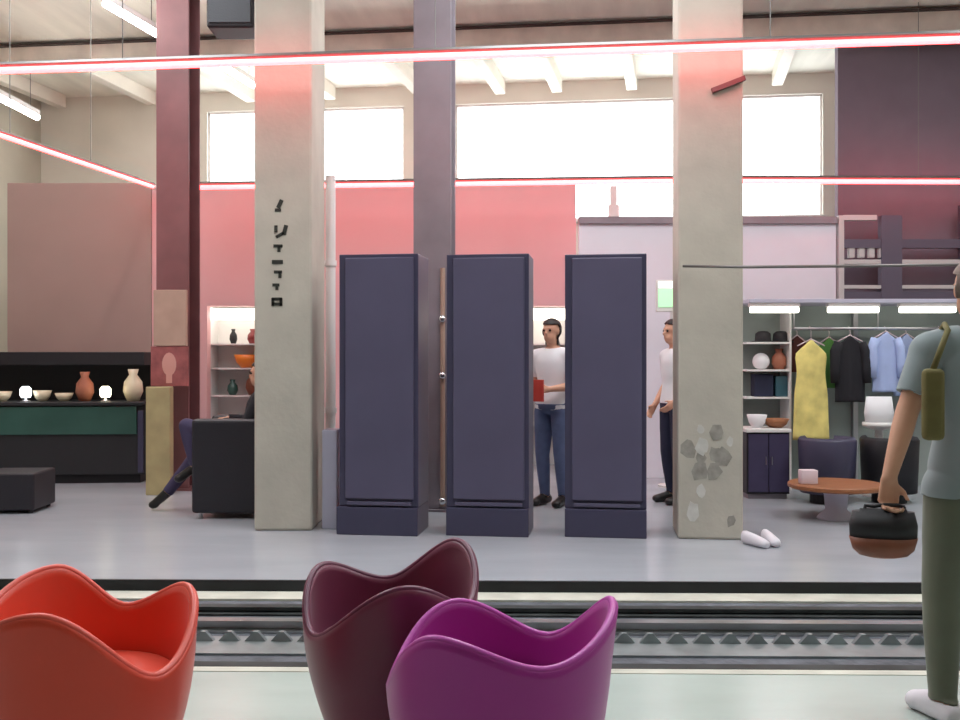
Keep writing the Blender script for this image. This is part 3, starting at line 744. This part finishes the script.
# person between the middle and third cabinet
J = stand(el=(0.24, -0.02, 1.13), wl=(0.10, -0.24, 1.10), dl=(-0.7, -0.7, 0), nl=(0, 0, -1), tl=(0, 0.3, 1),
          er=(-0.235, 0.02, 1.13), wr=(-0.12, -0.22, 1.06), dr=(0.6, -0.8, 0), nr=(0.7, 0.7, 0), tr=(0, 0, 1))
xq = at(553, 0, 9.0).x
person(J, (xq, 9.05, 0), math.radians(-35), 'person in white top and blue jeans standing between the middle and third cabinets',
       [('shirt', M['whitecloth'], ('torso', 'sleeve'), 0.014), ('trousers', M['jeans'], ('leg', 'hips'), 0.012), ('shoe', M['shoeblack'], ('footl',), 0.010), ('shoe', M['shoeblack'], ('footr',), 0.010)],
       M['hairdark'], vox=0.010, hair_long=True)
rz = math.radians(-35)
pr = Matrix.Rotation(rz, 3, 'Z') @ Vector((-0.02, -0.315, 1.03))
bm = B(); box(bm, -0.11, 0.11, -0.012, 0.012, 0.0, 0.20, 0.004)
tag(obj('red_folder', bm, M['redcard'], loc=(xq+pr.x, 9.05+pr.y, 0.99), rz=rz), 'red folder held by the person between the middle and third cabinets', 'folder')
# person half hidden by the stained column
xq = at(675, 0, 9.2).x
person(stand(el=(0.23, 0.06, 1.13), wl=(0.2, -0.12, 0.98), er=(-0.235, 0.05, 1.13), wr=(-0.21, -0.10, 0.93)), (xq, 9.2, 0), math.radians(-70), 'person in white top and navy trousers half hidden behind the stained column',
       [('shirt', M['whitecloth'], ('torso', 'sleeve'), 0.014), ('trousers', M['navycloth'], ('leg', 'hips'), 0.014), ('shoe', M['shoeblack'], ('footl',), 0.010), ('shoe', M['shoeblack'], ('footr',), 0.010)],
       M['hairdark'], vox=0.010)
# seated person in the armchair, facing picture left; local -y -> world -x
ox, oy = at(250, 0, YA+0.38).x, YA+0.38
def sl_(px, py, dy=0.0):                 # picture point to local coordinates (rz = -90 deg: local -y = world -x, local +x = world -y)
    p = at(px, py, oy+dy); return (-(dy), p.x-ox, p.z)
J = dict(pelvis=(0, 0.02, 0.55), neck=(0, 0.13, 1.09), head=(0, 0.10, 1.24), sl=(0.185, 0.13, 1.02), sr=(-0.185, 0.13, 1.02),
         el=(0.25, 0.02, 0.80), er=(-0.25, 0.02, 0.80), wl=(0.12, -0.20, 0.82), wr=(-0.10, -0.22, 0.84), dl=(-0.3, -1, -0.1), dr=(0.3, -1, -0.1), nl=(0, 0, -1), nr=(0, 0, -1), tl=(-1, 0, 0.2), tr=(1, 0, 0.2),
         hl=(0.09, 0.0, 0.53), hr=(-0.09, 0.0, 0.53), kl=sl_(178, 436, -0.07), kr=sl_(190, 470, 0.10), al=sl_(196, 474, -0.16), ar=sl_(158, 508, 0.12),
         fl=sl_(176, 492, -0.20), fr=(-0.12, 0, 0.05), tilt=1)
J['kl'] = (0.03, -0.56, 0.78); J['al'] = (0.10, -0.46, 0.42); J['fl'] = (0.12, -0.60, 0.32)
J['hr'] = (-0.09, 0.0, 0.53); J['kr'] = (-0.09, -0.46, 0.55); J['ar'] = (-0.10, -0.78, 0.16); J['fr'] = (-0.10, -0.90, 0.055)
person(J, (ox, oy, 0), -PI/2, 'person in dark clothes seated in the black armchair with one leg stretched out',
       [('jacket', M['blackcloth'], ('torso', 'sleeve', 'arm'), 0.016), ('trousers', M['purplecloth'], ('leg', 'hips'), 0.014), ('shoe', M['shoeblack'], ('footl',), 0.010), ('shoe', M['shoeblack'], ('footr',), 0.010)],
       M['hairdark'], vox=0.010)

# ------------------------------------------------------------------ clothes stand at right
YS = 9.9
e = empty('shop_stand', (at(850, 0, YS).x, YS, 0), 0, 'clothes stand with strip lights along its top beyond the stained column', 'shop stand')
ox_ = e.location.x
sx0, sx1 = at(748, 0, YS).x-ox_, at(1000, 0, YS).x-ox_
zL = zpx(303, YS)
bm = B(); box(bm, sx0, sx1, 0.55, 0.60, 0, zL); obj('back_panel', bm, M['greygreen'], e)
bm = B(); box(bm, sx0, sx1, -0.05, 0.549, zL, zL+0.04, 0.005); obj('top_board', bm, M['lilac'], e)
for x in (sx0+0.03, (sx0+sx1)/2, sx1-0.03):
    bm = B(); box(bm, x-0.025, x+0.025, 0.48, 0.549, 0, zL); obj('post', bm, M['steel'], e)
for yr in (0.14, 0.36):
    bm = B(); cyl(bm, (sx0+0.53, yr, 1.70), (sx1, yr, 1.70), 0.014); obj('clothes_rail', bm, M['steel'], e, smooth=True)
for x in (sx0+0.52, (sx0+sx1)/2+0.1, sx1-0.05):
    bm = B(); cyl(bm, (x, 0.14, 1.70), (x, 0.14, zL), 0.008); obj('rail_hanger', bm, M['steel'], e)
for z in (0.98, 1.27, 1.56):
    bm = B(); box(bm, sx0+0.05, sx0+0.50, 0.22, 0.548, z-0.02, z); obj('shelf', bm, M['white'], e)
bm = B(); box(bm, sx0+0.50, sx0+0.52, 0.22, 0.548, 0.0, zL); obj('divider', bm, M['white'], e)
for (pa, pb, which) in ((750, 800, 'above the shelves'), (828, 880, 'above the black jacket'), (900, 957, 'above the pale blue shirts')):
    a, b = at(pa, 309, YS-0.02), at(pb, 309, YS-0.02)
    f = empty('strip_light', ((a.x+b.x)/2, YS-0.0, zL-0.10), 0, 'bright strip light under the clothes stand top, %s' % which, 'strip light', 'strip lights of the clothes stand')
    h = (b.x-a.x)/2
    bm = B(); box(bm, -h, h, -0.03, 0.05, 0.06, 0.098); obj('housing', bm, M['white'], f)
    bm = B(); box(bm, -h+0.01, h-0.01, -0.035, 0.045, 0.0, 0.059, 0.012); obj('diffuser', bm, M['striplight'], f)

def garment(px, py0, py1, wpx, m, label, cat, flare=1.1, sleeves=True, Y=YS+0.25, group='clothes on the hangers', yaw=0.0, thick=0.032):
    top = at(px, py0, Y); bot = at(px, py1, Y); L = top.z-bot.z; hw = wpx/F*Y/2
    g = empty(cat.replace(' ', '_'), (top.x, Y, 1.70), yaw, label, cat, group)
    dz = top.z - 1.70
    bm = B(); rings = 22; seg = 36; rows = []
    ph = random.uniform(0, 6)
    for i in range(rings+1):
        v = i/rings
        if v < 0.12: k = 0.28 + 0.72*math.sin(v/0.12*PI/2)
        else: k = 1.0 - 0.10*math.sin(min(1, (v-0.12)/0.4)*PI) + (flare-1)*max(0, v-0.35)/0.65
        row = []
        for j in range(seg):
            t = 2*PI*j/seg
            rip = 1 + 0.35*v*math.sin(7*t+ph) ; 
            zz = dz - L*v - (0.05*abs(math.cos(t))**2*(1-v) if v < 0.3 else 0)
            row.append(bm.verts.new((hw*k*math.cos(t), thick*(0.55+0.5*v)*math.sin(t)*rip, zz)))
        rows.append(row)
    for A, C in zip(rows, rows[1:]):
        for j in range(seg): bm.faces.new((A[j], A[(j+1) % seg], C[(j+1) % seg], C[j]))
    bm.faces.new(rows[0]); bm.faces.new(rows[-1][::-1])
    obj('cloth', bm, m, g, smooth=True)
    if sleeves:
        for s in (-1, 1):
            bm = B(); tube(bm, [(s*hw*0.75, 0, dz-0.07), (s*hw*0.98, 0.0, dz-0.16), (s*hw*1.05, -0.02, dz-0.34), (s*hw*1.08, -0.03, dz-0.34-0.22*L)], [0.05, 0.055, 0.05, 0.042], 12)
            obj('sleeve', bm, m, g, smooth=True)
    bm = B(); tube(bm, [(0, 0.02, 0.015), (-0.018, 0.0, 0.02), (-0.02, 0, 0.0), (0, 0, -0.025), (0, 0, dz+0.0)], 0.004, 6)
    tube(bm, [(-hw*0.85, 0, dz-0.06), (0, 0, dz+0.01), (hw*0.85, 0, dz-0.06)], 0.007, 6)
    obj('hanger', bm, M['pinkwhite'], g, smooth=True)
    return g
garment(797, 336, 372, 20, M['maroonclothe'], 'dark brown-red top hanging between the shelves and the yellow dress', 'top', sleeves=False, Y=YS+0.36)
garment(811, 340, 440, 32, M['yellow'], 'long yellow dress hanging on the clothes stand', 'dress', 1.15, False, Y=YS+0.14)
garment(829, 338, 388, 24, M['green'], 'green top hanging beside the yellow dress', 'top', 1.15, False, Y=YS+0.36)
garment(850, 336, 402, 30, M['blackcloth'], 'black jacket hanging between green top and pale blue shirts', 'jacket', 1.0, True, Y=YS+0.14)
garment(886, 332, 392, 27, M['paleblue'], 'pale blue shirt hanging beside the black jacket', 'shirt', 1.05, True, Y=YS+0.14)
garment(906, 334, 396, 24, M['paleblue'], 'second pale blue shirt, the one beside the near person\'s arm', 'shirt', 1.05, True, Y=YS+0.36)
garment(940, 334, 400, 28, M['whitecloth'], 'white blouse hanging behind the shoulder of the near person', 'blouse', 1.05, True, Y=YS+0.14)
# goods on the shelves
def good(name, fn, m, px, z, lab, cat, Y=YS+0.36, grp=None):
    bm = B(); fn(bm); p = at(px, 0, Y)
    return tag(obj(name, bm, m, loc=(p.x, Y, z), smooth=True), lab, cat, grp)
hat = lambda bm: lathe(bm, [(0.13, 0), (0.13, 0.012), (0.085, 0.016), (0.08, 0.09), (0.05, 0.115), (0.005, 0.12)], 24)
good('hat', hat, M['blackmat'], 763, 1.56, 'dark hat on the top shelf, beside the stained column', 'hat', grp='hats on the top shelf')
good('hat', hat, M['blackmat'], 781, 1.56, 'dark hat on the top shelf, beside the dark red top', 'hat', grp='hats on the top shelf')
good('white_jar', lambda bm: ball(bm, (0, 0, 0.085), 0.09), M['whitecloth'], 761, 1.27, 'round white jar on the middle shelf', 'jar')
good('brown_jar', vase(0.08, 0.22), M['terracotta'], 779, 1.27, 'brown jar standing right of the round white jar', 'jar')
good('navy_box', lambda bm: box(bm, -0.10, 0.10, -0.08, 0.08, 0, 0.24, 0.01), M['navycloth'], 762, 0.98, 'dark navy box on the lowest shelf', 'box')
good('teal_box', lambda bm: box(bm, -0.08, 0.08, -0.08, 0.08, 0, 0.22, 0.01), mat('teal_card', rgb(44, 84, 96), 0.5), 781, 0.98, 'dark teal box on the lowest shelf', 'box')
# low black cabinet with white top
YLc = 9.45
p0, p1 = at(746, 0, YLc), at(791, 0, YLc)
e = empty('low_cabinet', ((p0.x+p1.x)/2, YLc, 0), 0, 'low black cabinet with white top beside the stained column', 'cabinet')
hw = (p1.x-p0.x)/2; zt2 = zpx(429, YLc)
bm = B(); box(bm, -hw+0.01, hw-0.01, 0.01, 0.42, 0.05, zt2-0.035, 0.006); obj('body', bm, M['blackmat'], e)
for s in (-1, 1):
    bm = B(); box(bm, min(0, s)*(hw-0.02)+0.004, max(0, s)*(hw-0.02)-0.004, -0.008, 0.009, 0.07, zt2-0.05, 0.004); d = obj('door', bm, M['purplecloth'], e)
    bm = B(); cyl(bm, (s*0.03, -0.025, 0.34), (s*0.03, -0.025, 0.42), 0.005, seg=8); obj('handle', bm, M['steel'], d)
bm = B(); box(bm, -hw, hw, -0.02, 0.43, zt2-0.034, zt2, 0.005); obj('top', bm, M['white'], e)
bm = B(); box(bm, -hw+0.03, hw-0.03, 0.04, 0.40, 0, 0.05); obj('plinth', bm, M['greypaint'], e)
good('white_bowl', bowl(0.10, 0.13), M['whitecloth'], 757, zt2, 'white bowl on the low black cabinet', 'bowl', YLc+0.2)
good('wooden_bowl', bowl(0.13, 0.09), M['brown'], 776, zt2, 'brown wooden bowl on the low black cabinet', 'bowl', YLc+0.2)
# dark tub armchairs and low table
def tub(px, py, Y, m, label):
    g = empty('tub_chair', (at(px, 0, Y).x, Y+0.28, 0), 0, label, 'armchair', 'dark tub chairs in front of the clothes stand')
    bm = B(); outer = []; seg = 28
    a0, a1 = math.radians(-235), math.radians(55)
    for (ro, zz) in ((0.25, 0.1), (0.27, 0.6), (0.25, 0.63), (0.22, 0.6), (0.2, 0.1)):
        outer.append([bm.verts.new((ro*math.cos(a0+(a1-a0)*k/seg), ro*math.sin(a0+(a1-a0)*k/seg), zz)) for k in range(seg+1)])
    for A, C in zip(outer, outer[1:] + outer[:1]):
        for k in range(seg): bm.faces.new((A[k], A[k+1], C[k+1], C[k]))
    bm.faces.new([r[0] for r in outer]); bm.faces.new([r[-1] for r in outer][::-1])
    obj('shell', bm, m, g, smooth=True)
    bm = B(); lathe(bm, [(0.19, 0.1), (0.2, 0.3), (0.19, 0.4), (0.15, 0.42)], 24); obj('seat', bm, M['purplecloth'], g, smooth=True)
    bm = B(); lathe(bm, [(0.16, 0), (0.16, 0.1)], 20); obj('base', bm, M['blackmat'], g)
tub(838, 0, 8.95, M['navydark'], 'dark tub chair behind the coffee table, under the yellow dress')
tub(902, 0, 9.0, M['blackmat'], 'black tub chair behind the coffee table, beside the near person\'s forearm')
Yt = 8.3
e = empty('coffee_table', (at(836, 0, Yt).x, Yt, 0), 0, 'low brown round coffee table with white pedestal in front of the tub chairs', 'table')
zt3 = zpx(483, Yt)
bm = B(); lathe(bm, [(0.38, zt3-0.045), (0.40, zt3-0.035), (0.40, zt3-0.008), (0.39, zt3), (0.01, zt3)], 40); obj('tabletop', bm, M['brown'], e)
bm = B(); lathe(bm, [(0.16, 0), (0.15, 0.02), (0.09, 0.08), (0.10, zt3-0.10), (0.14, zt3-0.046)], 30); obj('pedestal', bm, M['lilac'], e, smooth=True)
good('paper_box', lambda bm: box(bm, -0.07, 0.07, -0.05, 0.05, 0, 0.12, 0.006), M['pinkwhite'], 808, zt3+0.001, 'pinkish white box on the coffee table', 'box', Yt-0.05)
# white things further back
good('white_stool', lambda bm: (lathe(bm, [(0.17, 0), (0.17, 0.02), (0.04, 0.05), (0.04, 0.66), (0.16, 0.70), (0.16, 0.74)], 24)), M['white'], 879, 0.0, 'white pedestal stool under the pale blue shirts', 'stool', YS-0.2)
good('white_bag', lambda bm: loft(bm, [((0, 0, 0), (0.14, 0, 0), (0, 0.06, 0)), ((0, 0, 0.1), (0.15, 0, 0), (0, 0.07, 0)), ((0, 0, 0.26), (0.13, 0, 0), (0, 0.02, 0))], 20), M['whitecloth'], 879, 0.741, 'white bag on the white pedestal stool', 'bag', YS-0.2)
# pair of white shoes on the floor near the column
for k, px in enumerate((756, 771)):
    bm = B(); Y = 7.05 + 0.05*k
    loft(bm, [((0, -0.11, 0.03), (0.03, 0, 0), (0, 0, 0.025)), ((0, -0.07, 0.035), (0.042, 0, 0), (0, 0, 0.033)), ((0, 0.02, 0.045), (0.036, 0, 0), (0, 0, 0.044)), ((0, 0.10, 0.05), (0.036, 0, 0), (0, 0, 0.05)), ((0, 0.13, 0.05), (0.025, 0, 0), (0, 0, 0.045))], 18)
    tag(obj('white_shoe', bm, M['shoewhite'], loc=(at(px, 0, Y).x, Y, 0.002), rz=0.5-0.4*k, smooth=True),
        ('white shoe on the floor touching the stained column side' if k == 0 else 'white shoe on the floor, farther from the stained column'), 'shoe', 'pair of white shoes on the floor')
# green and white sign behind the column
YG = 10.4
p0, p1 = at(656, 312, YG), at(690, 280, YG)
e = empty('lit_sign', ((p0.x+p1.x)/2, YG, 0), 0, 'lit green and white sign beside the third tall cabinet top', 'sign')
hw = (p1.x-p0.x)/2
bm = B(); box(bm, -hw, hw, -0.03, 0.03, p0.z, p1.z, 0.01); obj('casing', bm, M['white'], e)
bm = B(); box(bm, -hw+0.02, hw-0.02, -0.04, -0.031, p0.z+0.05, p1.z-0.10, 0.004); obj('green_face', bm, M['signgreen'], e)
bm = B(); box(bm, -hw+0.02, hw-0.02, -0.04, -0.031, p1.z-0.09, p1.z-0.02, 0.004); obj('white_face', bm, M['signwhite'], e)
bm = B(); cyl(bm, (0, 0.0, 0), (0, 0.0, p0.z), 0.03); obj('pole', bm, M['white'], e)
bm = B(); lathe(bm, [(0.16, 0), (0.16, 0.02), (0.03, 0.03)], 24); obj('base', bm, M['white'], e)

# steel gantry in front of the dark wall and the cables
YGn = 11.2
e = empty('steel_gantry', (at(880, 0, YGn).x, YGn, 0), 0, 'pale and dark steel gantry standing before the dark back wall', 'gantry')
gx = e.location.x
def gp(px): return at(px, 0, YGn).x - gx
for px, m, w_ in ((840, M['palegantry'], 0.03), (890, M['bronze'], 0.12), (965, M['bronze'], 0.06)):
    bm = B(); box(bm, gp(px)-w_, gp(px)+w_, -0.05, 0.05, 0, zpx(216 if px < 900 else 205, YGn)); obj('post', bm, m, e)
for py, m, t in ((218, M['palegantry'], 0.03), (244, M['bronze'], 0.05), (262, M['palegantry'], 0.025), (287, M['palegantry'], 0.02), (297, M['bronze'], 0.06)):
    z = zpx(py, YGn)
    bm = B(); box(bm, gp(840)+0.03, gp(878 if py == 218 else 965)-0.03, -0.04, 0.04, z-t, z+t); obj('crossbar', bm, m, e)
for k in range(4):
    a = gp(848+k*10)
    bm = B(); box(bm, a, a+0.07, -0.03, 0.03, zpx(258, YGn), zpx(246, YGn), 0.01); obj('hook_plate', bm, M['palegantry'], e)
bm = B(); a = at(682, 266, 7.22)
tube(bm, [at(683, 266, 7.28), at(747, 267, 7.05), at(850, 266, 7.0), at(1020, 264, 6.9)], 0.011, 8)
tag(obj('steel_cable', bm, M['cable'], smooth=True), 'thin grey cable stretched sideways from the stained column', 'cable')

# ------------------------------------------------------------------ three tulip chairs
def tulip(px, Y0, R, ctrl, m, pipe, label, lean=(0, 0)):
    """ctrl: (angle, rim height) of petal tips and dips"""
    e = empty('tulip_chair', (at(px, 0, Y0).x, Y0, 0), 0, label, 'chair', 'tulip shaped chairs in the foreground')
    ctrl = sorted((a % 360, z) for a, z in ctrl)
    zmax = max(z for _, z in ctrl)
    def rim(t):
        t = math.degrees(t) % 360
        for (a, za), (b, zb_) in zip(ctrl, ctrl[1:] + [(ctrl[0][0]+360, ctrl[0][1])]):
            tt = t if t >= a else t + 360
            if a <= tt <= b:
                f = (tt-a)/(b-a)
                up_ = zb_ > za
                f = f*f*(3-2*f)
                return za + (zb_-za)*f, (zb_-za)
        return ctrl[0][1], 0
    zmin = min(z for _, z in ctrl)
    def rad(z, tip):
        # tulip profile: narrow foot, full belly, slight flare
        k = max(0.0, min(1.0, z/0.66))
        base = 0.62 + 0.40*math.sin(min(1, k*1.45)*PI/2) - 0.03*math.sin(k*PI)
        return R*(base + 0.06*tip*max(0, k-0.6)/0.4)
    NT, NV = 96, 22
    z0 = 0.07
    bm = B(); outer = []
    for j in range(NV+1):
        v = j/NV; row = []
        for i in range(NT):
            t = 2*PI*i/NT; h, _ = rim(t); tip = (h-zmin)/(zmax-zmin)
            z = z0 + (h-z0)*v
            r = rad(z, tip)
            row.append(bm.verts.new((r*math.cos(t), r*math.sin(t), z)))
        outer.append(row)
    inner = []
    th = 0.028
    for j in range(NV, -1, -1):
        v = j/NV; row = []
        for i in range(NT):
            t = 2*PI*i/NT; h, _ = rim(t); tip = (h-zmin)/(zmax-zmin)
            z = max(0.30 if j < NV-3 else 0, z0 + (h-z0)*v)
            z = max(z, 0.12)
            r = rad(z, tip) - th
            row.append(bm.verts.new((r*math.cos(t), r*math.sin(t), z - (0.0 if j < NV else 0.0))))
        inner.append(row)
    rows = outer + inner
    for A, C in zip(rows, rows[1:]):
        for k in range(NT): bm.faces.new((A[k], A[(k+1) % NT], C[(k+1) % NT], C[k]))
    bm.faces.new(rows[0][::-1])
    obj('petal_shell', bm, m, e, smooth=True)
    bm = B()
    pts = []
    for i in range(NT):
        t = 2*PI*i/NT; h, _ = rim(t); tip = (h-zmin)/(zmax-zmin); r = rad(h, tip)-th/2
        pts.append(Vector((r*math.cos(t), r*math.sin(t), h)))
    rings = []
    for i, p in enumerate(pts):
        d = (pts[(i+1) % NT]-pts[i-1]).normalized(); q = frame_to(d).to_3x3()
        rings.append([bm.verts.new(p + q @ Vector((math.cos(a)*0.012, math.sin(a)*0.012, 0))) for a in (2*PI*k/8 for k in range(8))])
    # ring frames may twist; match each ring to the one before
    for i in range(NT):
        A = rings[i]; C = rings[(i+1) % NT]
        s = min(range(8), key=lambda s: sum((A[k].co-C[(k+s) % 8].co).length for k in range(8)))
        for k in range(8):
            try: bm.faces.new((A[k], A[(k+1) % 8], C[(k+1+s) % 8], C[(k+s) % 8]))
            except ValueError: pass
    obj('rim_piping', bm, pipe, e, smooth=True)
    bm = B(); lathe(bm, [(R*0.80, 0.30), (R*0.90, 0.33), (R*0.90, 0.37), (R*0.80, 0.40), (R*0.5, 0.415), (0.01, 0.42)], 40); obj('seat_cushion', bm, m, e, smooth=True)
    bm = B(); lathe(bm, [(R*0.70, 0), (R*0.70, 0.015), (R*0.45, 0.03), (R*0.4, 0.072)], 40); obj('base', bm, M['steel'], e, smooth=True)
    return e
tulip(85, 2.95, 0.325, [(128, 0.675), (88, 0.535), (42, 0.625), (-28, 0.45), (-88, 0.67), (206, 0.54)], M['red_chair'], M['red_pipe'], 'bright red tulip shaped chair nearest the frame edge')
tulip(390, 3.4, 0.305, [(150, 0.612), (98, 0.53), (42, 0.69), (-22, 0.53), (-75, 0.63), (214, 0.44)], M['maroon_chair'], M['maroon_pipe'], 'dark maroon tulip shaped chair behind the magenta one')
tulip(497, 2.8, 0.325, [(-118, 0.64), (-66, 0.56), (2, 0.665), (60, 0.49), (114, 0.59), (180, 0.43)], M['purple_chair'], M['purple_pipe'], 'magenta tulip shaped chair in front of the maroon one')
